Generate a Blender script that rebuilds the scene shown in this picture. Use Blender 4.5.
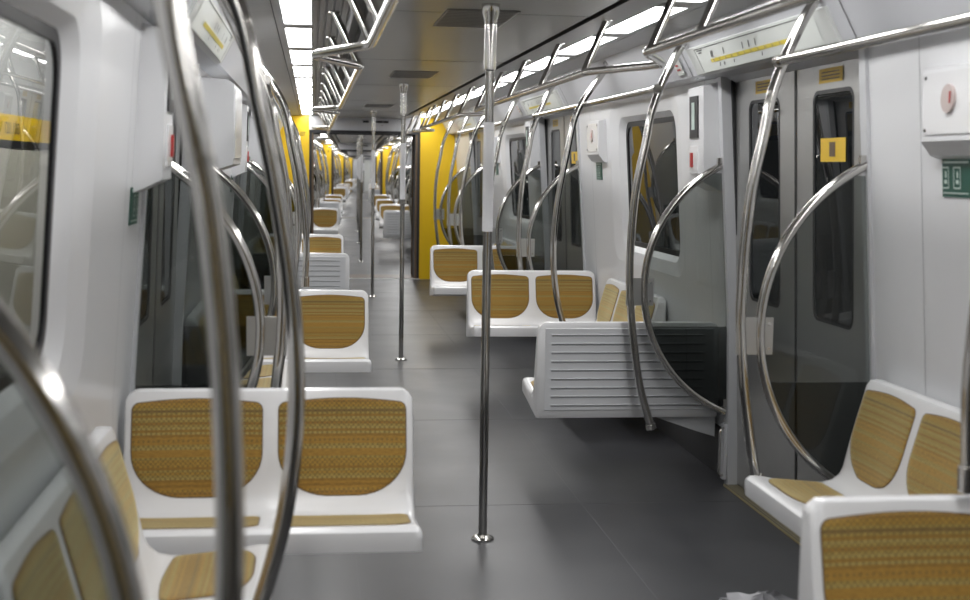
import bpy, math, random
from mathutils import Vector, Matrix
random.seed(4)
PI = math.pi
S = bpy.context.scene
for o in list(bpy.data.objects):
    bpy.data.objects.remove(o)

# ---------------------------------------------------------------- camera
def make_camera():
    cam = bpy.data.cameras.new('camera')
    cam.sensor_width = 36.0
    cam.lens = 1350.0 / 970.0 * 36.0
    cam.clip_start = 0.05
    cam.clip_end = 300
    cam.dof.use_dof = True
    cam.dof.focus_distance = 8.0
    cam.dof.aperture_fstop = 3.6
    o = bpy.data.objects.new('camera', cam)
    S.collection.objects.link(o)
    f = Vector((0.12705816, 0.98712632, -0.09714858))
    r = Vector((0.99189018, -0.12613281, 0.01563302))
    u = Vector((-0.00317814, 0.09834703, 0.99514711))
    m = Matrix((r, u, -f)).transposed().to_4x4()
    m.translation = (0, 0, 1.5)
    o.matrix_world = m
    S.camera = o
make_camera()

# ---------------------------------------------------------------- world and exposure
W = bpy.data.worlds.new('world')
S.world = W
W.use_nodes = True
W.node_tree.nodes['Background'].inputs[0].default_value = (0.55, 0.6, 0.65, 1)
W.node_tree.nodes['Background'].inputs[1].default_value = 0.03
S.view_settings.view_transform = 'Standard'
S.view_settings.look = 'None'
S.view_settings.gamma = 1
S.view_settings.use_curve_mapping = False
S.view_settings.exposure = 0.36
LIGHT_STRENGTH = 15.0
S.cycles.max_bounces = 8
S.cycles.transparent_max_bounces = 12
S.cycles.sample_clamp_indirect = 6
S.cycles.caustics_reflective = False
S.cycles.use_denoising = True

C = S.collection

# ---------------------------------------------------------------- materials
def pbr(name, col, rough=0.5, metal=0.0, emit=None, strength=0, coat=0, noise=0.0, nscale=20, bump=0.0, rnoise=0.0):
    m = bpy.data.materials.new(name)
    m.use_nodes = True
    nt = m.node_tree
    b = nt.nodes['Principled BSDF']
    b.inputs['Base Color'].default_value = (*col, 1)
    b.inputs['Roughness'].default_value = rough
    b.inputs['Metallic'].default_value = metal
    b.inputs['Coat Weight'].default_value = coat
    if emit:
        b.inputs['Emission Color'].default_value = (*emit, 1)
        b.inputs['Emission Strength'].default_value = strength
    if noise or bump or rnoise:
        tc = nt.nodes.new('ShaderNodeTexCoord')
        n = nt.nodes.new('ShaderNodeTexNoise')
        n.inputs['Scale'].default_value = nscale
        n.inputs['Detail'].default_value = 4
        nt.links.new(tc.outputs['Object'], n.inputs['Vector'])
        if noise:
            mx = nt.nodes.new('ShaderNodeMix'); mx.data_type = 'RGBA'
            mx.inputs[6].default_value = (*[c * (1 - noise) for c in col], 1)
            mx.inputs[7].default_value = (*[min(1, c * (1 + noise)) for c in col], 1)
            nt.links.new(n.outputs['Fac'], mx.inputs[0])
            nt.links.new(mx.outputs[2], b.inputs['Base Color'])
        if rnoise:
            mr = nt.nodes.new('ShaderNodeMapRange')
            mr.inputs[3].default_value = rough - rnoise
            mr.inputs[4].default_value = rough + rnoise
            nt.links.new(n.outputs['Fac'], mr.inputs[0])
            nt.links.new(mr.outputs[0], b.inputs['Roughness'])
        if bump:
            bp = nt.nodes.new('ShaderNodeBump')
            bp.inputs['Strength'].default_value = bump
            bp.inputs['Distance'].default_value = 0.002
            nt.links.new(n.outputs['Fac'], bp.inputs['Height'])
            nt.links.new(bp.outputs['Normal'], b.inputs['Normal'])
    return m

def glass_mat(name, tint, refl=1.5, rough=0.0):
    m = bpy.data.materials.new(name)
    m.use_nodes = True
    nt = m.node_tree
    nt.nodes.clear()
    out = nt.nodes.new('ShaderNodeOutputMaterial')
    mix = nt.nodes.new('ShaderNodeMixShader')
    tr = nt.nodes.new('ShaderNodeBsdfTransparent')
    tr.inputs[0].default_value = (*tint, 1)
    gl = nt.nodes.new('ShaderNodeBsdfGlossy')
    gl.inputs['Roughness'].default_value = rough
    f0 = ((refl - 1) / (refl + 1)) ** 2
    lw = nt.nodes.new('ShaderNodeLayerWeight'); lw.inputs[0].default_value = 0.5
    pw = nt.nodes.new('ShaderNodeMath'); pw.operation = 'POWER'; pw.inputs[1].default_value = 5.0
    nt.links.new(lw.outputs['Facing'], pw.inputs[0])
    fr = nt.nodes.new('ShaderNodeMath'); fr.operation = 'MULTIPLY_ADD'
    nt.links.new(pw.outputs[0], fr.inputs[0]); fr.inputs[1].default_value = 1 - f0; fr.inputs[2].default_value = f0
    nt.links.new(fr.outputs[0], mix.inputs[0])
    nt.links.new(tr.outputs[0], mix.inputs[1])
    nt.links.new(gl.outputs[0], mix.inputs[2])
    nt.links.new(mix.outputs[0], out.inputs[0])
    return m

def fabric_mat():
    m = bpy.data.materials.new('woven_fabric')
    m.use_nodes = True
    nt = m.node_tree
    N, L = nt.nodes, nt.links
    b = N['Principled BSDF']
    b.inputs['Roughness'].default_value = 0.75
    b.inputs['Sheen Weight'].default_value = 0.9
    b.inputs['Sheen Roughness'].default_value = 0.4
    b.inputs['Sheen Tint'].default_value = (0.95, 0.88, 0.55, 1)
    tc = N.new('ShaderNodeTexCoord')
    sp = N.new('ShaderNodeSeparateXYZ')
    L.new(tc.outputs['UV'], sp.inputs[0])
    def math_(op, a, bb=None):
        n = N.new('ShaderNodeMath'); n.operation = op
        for i, v in enumerate((a, bb)):
            if v is None: continue
            if isinstance(v, (int, float)): n.inputs[i].default_value = v
            else: L.new(v, n.inputs[i])
        return n.outputs[0]
    U, V = sp.outputs[0], sp.outputs[1]
    row = math_('FLOOR', math_('MULTIPLY', V, 130.0))
    wn = N.new('ShaderNodeTexWhiteNoise'); wn.noise_dimensions = '1D'
    L.new(row, wn.inputs['W'])
    # dashes: shifted per row
    sh = math_('MULTIPLY', wn.outputs['Value'], 3.0)
    dash = math_('SINE', math_('ADD', math_('MULTIPLY', U, 420.0), math_('MULTIPLY', math_('MODULO', row, 2.0), PI)))
    noise = N.new('ShaderNodeTexNoise')
    noise.inputs['Scale'].default_value = 1.0
    mp = N.new('ShaderNodeMapping')
    mp.inputs['Scale'].default_value = (60, 260, 1)
    L.new(tc.outputs['UV'], mp.inputs[0]); L.new(mp.outputs[0], noise.inputs['Vector'])
    rampR = N.new('ShaderNodeValToRGB')
    rampR.color_ramp.interpolation = 'CONSTANT'
    cols = [(0.0, (0.29, 0.155, 0.022)), (0.18, (0.37, 0.205, 0.030)), (0.36, (0.37, 0.26, 0.060)), (0.52, (0.40, 0.235, 0.035)),
            (0.66, (0.21, 0.125, 0.035)), (0.76, (0.40, 0.30, 0.085)), (0.88, (0.32, 0.165, 0.025))]
    cr = rampR.color_ramp
    cr.elements[0].position = 0; cr.elements[0].color = (*cols[0][1], 1)
    cr.elements[1].position = cols[1][0]; cr.elements[1].color = (*cols[1][1], 1)
    for p, c in cols[2:]:
        e = cr.elements.new(p); e.color = (*c, 1)
    L.new(wn.outputs['Value'], rampR.inputs[0])
    dmask = math_('GREATER_THAN', dash, 0.25)
    dm2 = math_('MULTIPLY', dmask, math_('GREATER_THAN', wn.outputs['Value'], 0.35))
    mx = N.new('ShaderNodeMix'); mx.data_type = 'RGBA'
    L.new(math_('MULTIPLY', dm2, 0.55), mx.inputs[0])
    L.new(rampR.outputs[0], mx.inputs[6])
    mx.inputs[7].default_value = (0.13, 0.09, 0.03, 1)
    mx2 = N.new('ShaderNodeMix'); mx2.data_type = 'RGBA'; mx2.blend_type = 'MULTIPLY'
    mx2.inputs[0].default_value = 0.6
    L.new(mx.outputs[2], mx2.inputs[6])
    rn = N.new('ShaderNodeMapRange'); rn.inputs[1].default_value = 0.3; rn.inputs[2].default_value = 0.7
    rn.inputs[3].default_value = 0.5; rn.inputs[4].default_value = 1.2
    L.new(noise.outputs['Fac'], rn.inputs[0])
    cmb = N.new('ShaderNodeCombineColor')
    for i in range(3): L.new(rn.outputs[0], cmb.inputs[i])
    L.new(cmb.outputs[0], mx2.inputs[7])
    L.new(mx2.outputs[2], b.inputs['Base Color'])
    bp = N.new('ShaderNodeBump'); bp.inputs['Strength'].default_value = 0.3; bp.inputs['Distance'].default_value = 0.0015
    L.new(noise.outputs['Fac'], bp.inputs['Height']); L.new(bp.outputs[0], b.inputs['Normal'])
    return m

def floor_mat():
    m = bpy.data.materials.new('rubber_floor')
    m.use_nodes = True
    nt = m.node_tree; N, L = nt.nodes, nt.links
    b = N['Principled BSDF']
    tc = N.new('ShaderNodeTexCoord')
    n = N.new('ShaderNodeTexNoise'); n.inputs['Scale'].default_value = 2.2; n.inputs['Detail'].default_value = 6
    L.new(tc.outputs['Object'], n.inputs['Vector'])
    r = N.new('ShaderNodeValToRGB')
    r.color_ramp.elements[0].position = 0.3; r.color_ramp.elements[0].color = (0.043, 0.044, 0.049, 1)
    r.color_ramp.elements[1].position = 0.75; r.color_ramp.elements[1].color = (0.062, 0.063, 0.068, 1)
    L.new(n.outputs['Fac'], r.inputs[0]); L.new(r.outputs[0], b.inputs['Base Color'])
    mr = N.new('ShaderNodeMapRange'); mr.inputs[3].default_value = 0.30; mr.inputs[4].default_value = 0.48
    L.new(n.outputs['Fac'], mr.inputs[0]); L.new(mr.outputs[0], b.inputs['Roughness'])
    b.inputs['Specular IOR Level'].default_value = 0.5
    return m

M = dict(
    white=pbr('seat_white_fibreglass', (0.80, 0.80, 0.81), 0.22, noise=0.02, nscale=8),
    lining=pbr('wall_lining_white', (0.74, 0.745, 0.76), 0.30, noise=0.015, nscale=5),
    coving=pbr('coving_grey_white', (0.60, 0.61, 0.64), 0.35),
    header=pbr('door_header_white', (0.70, 0.72, 0.70), 0.35),
    ceil=pbr('ceiling_grey_gloss', (0.42, 0.415, 0.41), 0.24, noise=0.03, nscale=2),
    ceil2=pbr('ceiling_side_grey', (0.55, 0.55, 0.56), 0.4, noise=0.03, nscale=3),
    rib=pbr('ceiling_rib_metal', (0.40, 0.40, 0.41), 0.35, metal=0.3),
    header_grey=pbr('end_header_grey', (0.48, 0.48, 0.50), 0.35),
    dark=pbr('dark_slot', (0.02, 0.02, 0.022), 0.5),
    rubber=pbr('black_rubber', (0.012, 0.012, 0.014), 0.45),
    vent=pbr('vent_grille_grey', (0.22, 0.215, 0.21), 0.3),
    steel=pbr('polished_steel', (0.60, 0.585, 0.56), 0.13, metal=1.0, nscale=14, rnoise=0.04),
    brushed=pbr('brushed_steel', (0.50, 0.50, 0.49), 0.32, metal=0.8, nscale=30, rnoise=0.06),
    alu=pbr('pillar_aluminium', (0.62, 0.63, 0.65), 0.35, metal=0.15),
    sleeve=pbr('white_wrap', (0.85, 0.85, 0.87), 0.55),
    yellow=pbr('yellow_panel', (0.80, 0.52, 0.012), 0.30, noise=0.03, nscale=3),
    brown=pbr('brown_edge', (0.13, 0.085, 0.05), 0.4, noise=0.25, nscale=30),
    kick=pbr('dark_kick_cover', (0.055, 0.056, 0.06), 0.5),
    bellows=pbr('gangway_grey', (0.17, 0.17, 0.18), 0.5, noise=0.1),
    louvre=pbr('louvre_panel_grey', (0.72, 0.73, 0.75), 0.38, nscale=20, noise=0.02),
    groove=pbr('louvre_groove', (0.30, 0.305, 0.32), 0.5),
    sill=pbr('sill_brass', (0.50, 0.42, 0.22), 0.35, metal=0.6),
    silver=pbr('threshold_silver', (0.85, 0.85, 0.85), 0.35),
    green=pbr('green_sticker', (0.02, 0.09, 0.065), 0.4),
    marks=pbr('pale_print', (0.50, 0.60, 0.55), 0.5),
    button=pbr('button_grey', (0.50, 0.42, 0.40), 0.3),
    red=pbr('red_plastic', (0.45, 0.03, 0.03), 0.35),
    sticker_reflectionY=pbr('yellow_sticker_and_reflection', (0.72, 0.47, 0.03), 0.4),
    map=pbr('map_white', (0.76, 0.79, 0.76), 0.3),
    mapline=pbr('map_line_yellow', (0.80, 0.66, 0.10), 0.4),
    ink=pbr('dark_ink', (0.10, 0.10, 0.10), 0.5),
    lightoff=pbr('lamp_diffuser', (0.9, 0.9, 0.9), 0.5, emit=(1.0, 0.995, 0.985), strength=LIGHT_STRENGTH),
    fabric=fabric_mat(),
    floor=floor_mat(),
    seam=pbr('floor_seam', (0.10, 0.10, 0.105), 0.5),
    glass=glass_mat('window_glass', (0.80, 0.82, 0.82), 1.65),
    tint=glass_mat('tinted_screen_glass', (0.64, 0.66, 0.65), 1.45),
    tint2=glass_mat('dark_screen_glass', (0.38, 0.395, 0.39), 1.45),
    doorglass=glass_mat('door_glass', (0.30, 0.31, 0.31), 1.8),
    bag=pbr('translucent_plastic', (0.42, 0.42, 0.44), 0.35, noise=0.15, nscale=15),
    trainbody=pbr('outer_train_silver', (0.40, 0.41, 0.42), 0.4, metal=0.2),
    cream=pbr('outer_train_cream', (0.52, 0.51, 0.45), 0.5),
)

# ---------------------------------------------------------------- mesh builder
class MB:
    def __init__(s):
        s.v = []; s.f = []; s.uv = {}; s.mi = []; s.cur = 0
    def add(s, vs, fs, uvs=None):
        b = len(s.v)
        s.v += [tuple(p) for p in vs]
        if uvs:
            for i, t in enumerate(uvs): s.uv[b + i] = t
        for f in fs:
            s.f.append([b + i for i in f]); s.mi.append(s.cur)
        return s
    def box(s, x0, x1, y0, y1, z0, z1):
        vs = [(x, y, z) for z in (z0, z1) for y in (y0, y1) for x in (x0, x1)]
        return s.add(vs, [(0, 2, 3, 1), (4, 5, 7, 6), (0, 1, 5, 4), (2, 6, 7, 3), (0, 4, 6, 2), (1, 3, 7, 5)])
    def prism(s, prof, y0, y1, axis='y'):
        """closed profile of (a, z) pairs swept along y (a = x) or x (a = y)"""
        n = len(prof)
        P = (lambda a, z, t: (a, t, z)) if axis == 'y' else (lambda a, z, t: (t, a, z))
        if axis == 'z': P = lambda a, z, t: (a, z, t)
        vs = [P(a, z, y0) for a, z in prof] + [P(a, z, y1) for a, z in prof]
        fs = [(i, (i + 1) % n, n + (i + 1) % n, n + i) for i in range(n)]
        fs += [tuple(range(n))[::-1], tuple(range(n, 2 * n))]
        return s.add(vs, fs)
    def strip(s, prof, y0, y1):
        n = len(prof)
        vs = [(a, y0, z) for a, z in prof] + [(a, y1, z) for a, z in prof]
        return s.add(vs, [(i, i + 1, n + i + 1, n + i) for i in range(n - 1)])
    def tube(s, pts, r, n=12, caps=True):
        pts = [Vector(p) for p in pts]
        if not hasattr(r, '__len__'): r = [r] * len(pts)
        t0 = (pts[1] - pts[0]).normalized()
        a = Vector((0, 1, 0)) if abs(t0.y) < 0.9 else Vector((1, 0, 0))
        nrm = (a - a.dot(t0) * t0).normalized()
        vs = []
        for i, p in enumerate(pts):
            if i == 0: t = t0
            elif i == len(pts) - 1: t = (pts[i] - pts[i - 1]).normalized()
            else:
                t = ((pts[i] - pts[i - 1]).normalized() + (pts[i + 1] - pts[i]).normalized())
                t = t.normalized() if t.length > 1e-6 else (pts[i + 1] - pts[i]).normalized()
            nrm = (nrm - nrm.dot(t) * t).normalized()
            bn = t.cross(nrm)
            for k in range(n):
                q = 2 * PI * k / n
                vs.append(p + r[i] * (math.cos(q) * nrm + math.sin(q) * bn))
        fs = [(i * n + k, i * n + (k + 1) % n, (i + 1) * n + (k + 1) % n, (i + 1) * n + k) for i in range(len(pts) - 1) for k in range(n)]
        if caps:
            fs += [tuple(range(n))[::-1], tuple((len(pts) - 1) * n + k for k in range(n))]
        return s.add(vs, fs)
    def ring(s, outer, inner):
        """face ring between two loops with the same count"""
        n = len(outer)
        return s.add(list(outer) + list(inner), [(i, (i + 1) % n, n + (i + 1) % n, n + i) for i in range(n)])
    def build(s, name, mat, parent=None, smooth=False, angle=0.6):
        me = bpy.data.meshes.new(name)
        me.from_pydata(s.v, [], s.f)
        mats = mat if isinstance(mat, (list, tuple)) else [mat]
        for m in mats: me.materials.append(m)
        for p, i in zip(me.polygons, s.mi): p.material_index = i
        if s.uv:
            ul = me.uv_layers.new(name='UVMap')
            for l in me.loops:
                ul.data[l.index].uv = s.uv.get(l.vertex_index, (0, 0))
        me.update()
        import bmesh
        bm = bmesh.new(); bm.from_mesh(me)
        bmesh.ops.recalc_face_normals(bm, faces=bm.faces)
        bm.to_mesh(me); bm.free()
        if smooth:
            for p in me.polygons: p.use_smooth = True
            me.set_sharp_from_angle(angle=angle)
        o = bpy.data.objects.new(name, me)
        C.objects.link(o)
        if parent: o.parent = parent
        return o

def empty(name):
    o = bpy.data.objects.new(name, None)
    o.empty_display_size = 0.1
    C.objects.link(o)
    return o

def rounded_path(pts, r, seg=6):
    pts = [Vector(p) for p in pts]
    out = [pts[0]]
    for i in range(1, len(pts) - 1):
        a, b, c = pts[i - 1], pts[i], pts[i + 1]
        d1 = (a - b); d2 = (c - b)
        rr = min(r, d1.length * 0.45, d2.length * 0.45)
        p1 = b + d1.normalized() * rr; p2 = b + d2.normalized() * rr
        for k in range(seg + 1):
            t = k / seg
            out.append((1 - t) ** 2 * p1 + 2 * t * (1 - t) * b + t * t * p2)
    out.append(pts[-1])
    return out

def spline(pts, seg=6):
    pts = [Vector(p) for p in pts]
    P = [2 * pts[0] - pts[1]] + pts + [2 * pts[-1] - pts[-2]]
    out = []
    for i in range(1, len(P) - 2):
        a, b, c, d = P[i - 1:i + 3]
        for k in range(seg):
            t = k / seg
            out.append(0.5 * ((2 * b) + (c - a) * t + (2 * a - 5 * b + 4 * c - d) * t * t + (3 * b - a - 3 * c + d) * t ** 3))
    out.append(pts[-1])
    return out

def rrect(y0, y1, z0, z1, r, seg=5):
    out = []
    for cy, cz, a0 in ((y1 - r, z1 - r, 0), (y0 + r, z1 - r, 90), (y0 + r, z0 + r, 180), (y1 - r, z0 + r, 270)):
        for k in range(seg + 1):
            a = math.radians(a0 + 90 * k / seg)
            out.append((cy + r * math.cos(a), cz + r * math.sin(a)))
    return out

def rect_match(y0, y1, z0, z1, seg=5):
    """points on a plain rectangle matching rrect() index for index, with the corner at the middle"""
    out = []
    h = seg / 2.0
    cy, cz = (y0 + y1) / 2, (z0 + z1) / 2
    for (ky, kz, q) in ((y1, z1, 0), (y0, z1, 1), (y0, z0, 2), (y1, z0, 3)):
        for k in range(seg + 1):
            t = k / seg
            # go from edge A to corner to edge B
            f = 0.35
            if q in (0, 2):
                if t < 0.5: p = (ky, kz + (cz - kz) * f * (1 - 2 * t))
                else: p = (ky + (cy - ky) * f * (2 * t - 1), kz)
            else:
                if t < 0.5: p = (ky + (cy - ky) * f * (1 - 2 * t), kz)
                else: p = (ky, kz + (cz - kz) * f * (2 * t - 1))
            out.append(p)
    return out
# seg must be even so that one matched point is the corner itself
SEG = 6

# ---------------------------------------------------------------- car geometry (car frame: x across from the centre line, y along, z up)
CAR_LEN = 20.48
PITCH = 5.12
DOORS = [2.56 + PITCH * k for k in range(4)]
HW = 0.82                        # half door width
GAP = 0.62
ORD = ['first', 'second', 'third', 'fourth', 'fifth', 'sixth', 'seventh', 'eighth', 'ninth', 'tenth', 'eleventh', 'twelfth',
       'thirteenth', 'fourteenth', 'fifteenth', 'sixteenth', 'seventeenth', 'eighteenth']
CARS = []                        # (x, y, angle) of each car's start
cx, cy = 0.69, -2.33
for a in (0.0, -0.0285, -0.039, -0.047):
    CARS.append((cx, cy, a))
    L = CAR_LEN + GAP
    cx -= math.sin(a) * L; cy += math.cos(a) * L
CARNAME = ['in nearest carriage', 'in second carriage', 'in third carriage', 'in fourth carriage']

def wall_u(z):
    pr = [(0, 1.30), (0.3, 1.295), (0.8, 1.28), (1.95, 1.20), (2.3, 1.175)]
    for (z0, u0), (z1, u1) in zip(pr, pr[1:]):
        if z <= z1: return u0 + (u1 - u0) * (z - z0) / (z1 - z0)
    return pr[-1][1]

protos = []
def proto(o):
    protos.append(o); return o

def copy_tree(o, parent=None):
    c = o.copy(); C.objects.link(c)
    if parent is not None: c.parent = parent
    for ch in list(o.children):
        copy_tree(ch, c)
    return c

def spawn(pr, loc, rz=0.0, label=None, group=None, cat=None, cars=(0, 1, 2, 3), kind=None, names=None, labels=None):
    out = []
    for k in cars:
        X, Y, A = CARS[k]
        if k == 0 and kind is None and loc[1] + Y < 0.9: continue
        c = copy_tree(pr)
        ca, sa = math.cos(A), math.sin(A)
        c.location = (X + ca * loc[0] - sa * loc[1], Y + sa * loc[0] + ca * loc[1], loc[2] if len(loc) > 2 else 0)
        c.rotation_euler = (0, 0, rz + A)
        if label: c['label'] = label.replace('{c}', CARNAME[k])
        if cat: c['category'] = cat
        if group: c['group'] = group
        if kind: c['kind'] = kind
        out.append(c)
    return out

# ================================================================ structure
# floor
mb = MB(); mb.box(-1.32, 1.32, 0, CAR_LEN, -0.05, 0)
spawn(proto(mb.build('floor', M['floor'])), (0, 0), kind='structure')
mb = MB()
for x in (-0.52, 0.52):
    mb.box(x - 0.002, x + 0.002, 0.0, CAR_LEN, 0.0, 0.0008)
for k in range(1, 10):
    mb.box(-1.28, 1.28, k * 2.05 - 0.0015, k * 2.05 + 0.0015, 0.0, 0.0008)
spawn(proto(mb.build('trim_1', M['seam'])), (0, 0), kind='structure')

# ceiling, one mesh with several finishes
mb = MB()
y0, y1 = 0, CAR_LEN
mb.cur = 0
mb.prism([(-0.46, 2.14), (0.46, 2.14), (0.46, 2.20), (-0.46, 2.20)], y0, y1)
mb.cur = 1
for s in (-1, 1):
    mb.strip([(s * 0.46, 2.2), (s * 0.515, 2.2)], y0, y1)
    mb.strip([(s * 0.515, 2.2), (s * 0.515, 2.150)], y0, y1)
for s in (-1, 1):
    mb.cur = 2
    pr = [(0.515, 2.150), (0.52, 2.150), (0.528, 2.165)] if s < 0 else [(0.515, 2.150)]
    for i in range(5):
        a = 0.532 + i * 0.032
        if s < 0: pr += [(a, 2.165), (a + 0.004, 2.178), (a + 0.010, 2.178), (a + 0.014, 2.165)]
    pr += [(0.695, 2.165)]
    mb.strip([(s * u, z) for u, z in pr], y0, y1)
    mb.cur = 3
    mb.strip([(s * 0.695, 2.165), (s * 0.695, 2.21), (s * 0.825, 2.21), (s * 0.825, 2.162), (s * 0.86, 2.162)], y0, y1)
    mb.strip([(s * 0.86, 2.162), (s * 0.86, 2.17), (s * 0.866, 2.17), (s * 0.866, 2.162), (s * 1.0, 2.15)], y0, y1)
    mb.cur = 1
    mb.strip([(s * 0.861, 2.166), (s * 0.865, 2.166)], y0, y1)
    # seams between the side panels, and the cross members between lights
    for k in range(16):
        yy = 0.64 + k * 1.28
        mb.add([(s * 0.868, yy - 0.0015, 2.1612), (s * 0.868, yy + 0.0015, 2.1612), (s * 0.998, yy + 0.0015, 2.1496), (s * 0.998, yy - 0.0015, 2.1496)], [(0, 1, 2, 3)])
    mb.cur = 3
    for k in range(17):
        yy = k * 1.28
        mb.box(*sorted((s * 0.695, s * 0.825)), max(0, yy - 0.10) if k != 1 else 0, min(CAR_LEN, yy + 0.10), 2.1625, 2.20)
mb.cur = 1
for k in range(1, 8):
    mb.box(-0.459, 0.459, k * 2.56 + 0.3, k * 2.56 + 0.303, 2.1392, 2.142)
mb.cur = 3
mb.box(-1.33, 1.33, 0, CAR_LEN, 2.215, 2.25)
spawn(proto(mb.build('ceiling', [M['ceil'], M['dark'], M['rib'], M['ceil2']])), (0, 0), kind='structure')

# coving above the walls, side by side
COV = [(1.0, 2.15), (1.05, 2.06), (1.11, 1.95), (1.13, 1.945), (1.20, 1.945)]
for s, nm in ((1, 'trim_2'), (-1, 'trim_3')):
    mb = MB(); mb.strip([(s * u, z) for u, z in COV], 0, CAR_LEN)
    mb.cur = 1
    mb.strip([(s * 1.13, 1.9445), (s * 1.32, 1.93)], 0, CAR_LEN)
    for k, d in enumerate(DOORS):
        for e in (-HW - 0.16, HW + 0.16):
            yy = d + e
            mb.cur = 2
            for (u0, z0), (u1, z1) in zip(COV[:2], COV[1:3]):
                mb.add([(s * (u0 - 0.002), yy - 0.003, z0 - 0.001), (s * (u0 - 0.002), yy + 0.003, z0 - 0.001),
                        (s * (u1 - 0.002), yy + 0.003, z1 - 0.001), (s * (u1 - 0.002), yy - 0.003, z1 - 0.001)], [(0, 1, 2, 3)])
        # raised header box above each door
        mb.cur = 3
        mb.prism([(s * 1.035, 2.062), (s * 1.095, 1.95), (s * 1.12, 1.943), (s * 1.06, 2.08)], d - 0.86, d + 0.86)
    spawn(proto(mb.build(nm, [M['coving'], M['alu'], M['dark'], M['header']])), (0, 0), kind='structure')

# walls with windows and door openings
BAYS = [(0, DOORS[0] - HW)] + [(DOORS[k] + HW, DOORS[k + 1] - HW) for k in range(3)] + [(DOORS[3] + HW, CAR_LEN)]
WC, WH = 1.60, 0.63     # window centre offset from the bay start, half width
ZG0, ZG1 = 1.03, 1.80
ZL = [0, 0.3, 0.6, 0.8]
def P3(s, d=0.0):
    return lambda yz: (s * (wall_u(yz[1]) + d), yz[0], yz[1])
wcount = 0
for s, side in ((1, 'right'), (-1, 'left')):
    mb = MB()
    for bi, (a, b) in enumerate(BAYS):
        P = P3(s)
        if 1 <= bi <= 3:
            wy0, wy1 = a + WC - WH, a + WC + WH
            # area around the window: z from 0.8 to 1.95
            R0 = rect_match(a, b, 0.8, 1.95, SEG)
            R1 = rrect(wy0 - 0.20, wy1 + 0.22, ZG0 - 0.10, ZG1 + 0.11, 0.14, SEG)
            R2 = rrect(wy0 - 0.05, wy1 + 0.06, ZG0 - 0.03, ZG1 + 0.03, 0.12, SEG)
            R3 = rrect(wy0, wy1, ZG0, ZG1, 0.10, SEG)
            # one extra loop keeps the curved wall close to its profile
            mb.ring([P(p) for p in R0], [P(p) for p in R1])
            mb.ring([P(p) for p in R1], [P3(s, 0.022)(p) for p in R2])
            mb.ring([P3(s, 0.022)(p) for p in R2], [P3(s, 0.055)(p) for p in R3])
            mb.strip([(s * wall_u(z), z) for z in (0.26, 0.3, 0.6, 0.8)], a, b)
            w = empty('window_%d' % (len([1 for _ in range(wcount)]) + 1)); wcount += 1
            g = MB()
            G = rrect(wy0 + 0.03, wy1 - 0.03, ZG0 + 0.03, ZG1 - 0.03, 0.085, SEG)
            yc = (wy0 + wy1) / 2
            sh = lambda loop, d: [(s * (wall_u(z) + d), y - yc, z) for y, z in loop]
            g.ring(sh(R3, 0.055), sh(G, 0.056)); g.ring(sh(G, 0.056), sh(G, 0.066))
            g.build('gasket', M['rubber'], w)
            g = MB(); n = len(G)
            g.add(sh(G, 0.062), [tuple(range(n))])
            g.build('glass_pane', M['glass'], w)
            spawn(proto(w), (0, yc), kind='structure')
        else:
            mb.strip([(s * wall_u(z), z) for z in [0.26, 0.3, 0.6, 0.8, 1.2, 1.5, 1.95]], a, b)
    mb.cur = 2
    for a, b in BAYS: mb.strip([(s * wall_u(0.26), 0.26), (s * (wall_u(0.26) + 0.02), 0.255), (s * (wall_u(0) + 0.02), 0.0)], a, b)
    # fine vertical joints in the lining
    mb.cur = 1
    for bi, (a, b) in enumerate(BAYS[1:4]):
        for off in (0.28, 3.05):
            yy = a + off
            zz = [0.27, 0.8, 1.2, 1.5, 1.94]
            mb.add([(s * (wall_u(z) - 0.001), yy + e, z) for e in (-0.0015, 0.0015) for z in zz],
                   [(i, i + 1, 5 + i + 1, 5 + i) for i in range(4)])
    mb.cur = 0
    for d in DOORS:            # reveals into the door openings
        for e in (-1, 1):
            yy = d + e * HW
            zz = [0.0, 0.8, 1.5, 1.95]
            mb.add([(s * (wall_u(z) + t), yy, z) for t in (0, 0.09) for z in zz], [(i, i + 1, 5 + i, 4 + i) for i in range(3)])
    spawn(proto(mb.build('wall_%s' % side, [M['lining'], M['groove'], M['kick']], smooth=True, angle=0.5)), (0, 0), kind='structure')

# door pillars and sills
tn = 4
for s in (1, -1):
    for e in (-1, 1):
        mb = MB()
        zz = [0.0, 0.8, 1.2, 1.5, 1.945]
        prof = [(s * (wall_u(z) - 0.012), z) for z in zz] + [(s * (wall_u(z) + 0.05), z) for z in zz[::-1]]
        mb.prism(prof, *sorted((0.0, -e * 0.055)))
        mb.cur = 1
        prof = [(s * (wall_u(z) + 0.035), z) for z in zz] + [(s * (wall_u(z) + 0.05), z) for z in zz[::-1]]
        mb.prism(prof, *sorted((-e * 0.056, -e * 0.072)))
        p = proto(mb.build('trim_%d' % tn, [M['alu'], M['rubber']])); tn += 1
        for d in DOORS:
            spawn(p, (0, d + e * (HW + 0.035)), kind='structure')
    mb = MB()
    mb.box(*sorted((s * 1.272, s * 1.37)), -HW, HW, 0.0, 0.008)
    mb.cur = 1
    for i in range(5):
        mb.box(*sorted((s * (1.278 + i * 0.014), s * (1.282 + i * 0.014))), -HW, HW, 0.008, 0.011)
    p = proto(mb.build('trim_%d' % tn, [M['sill'], M['ink']])); tn += 1
    for d in DOORS:
        spawn(p, (0, d), kind='structure')

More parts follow.
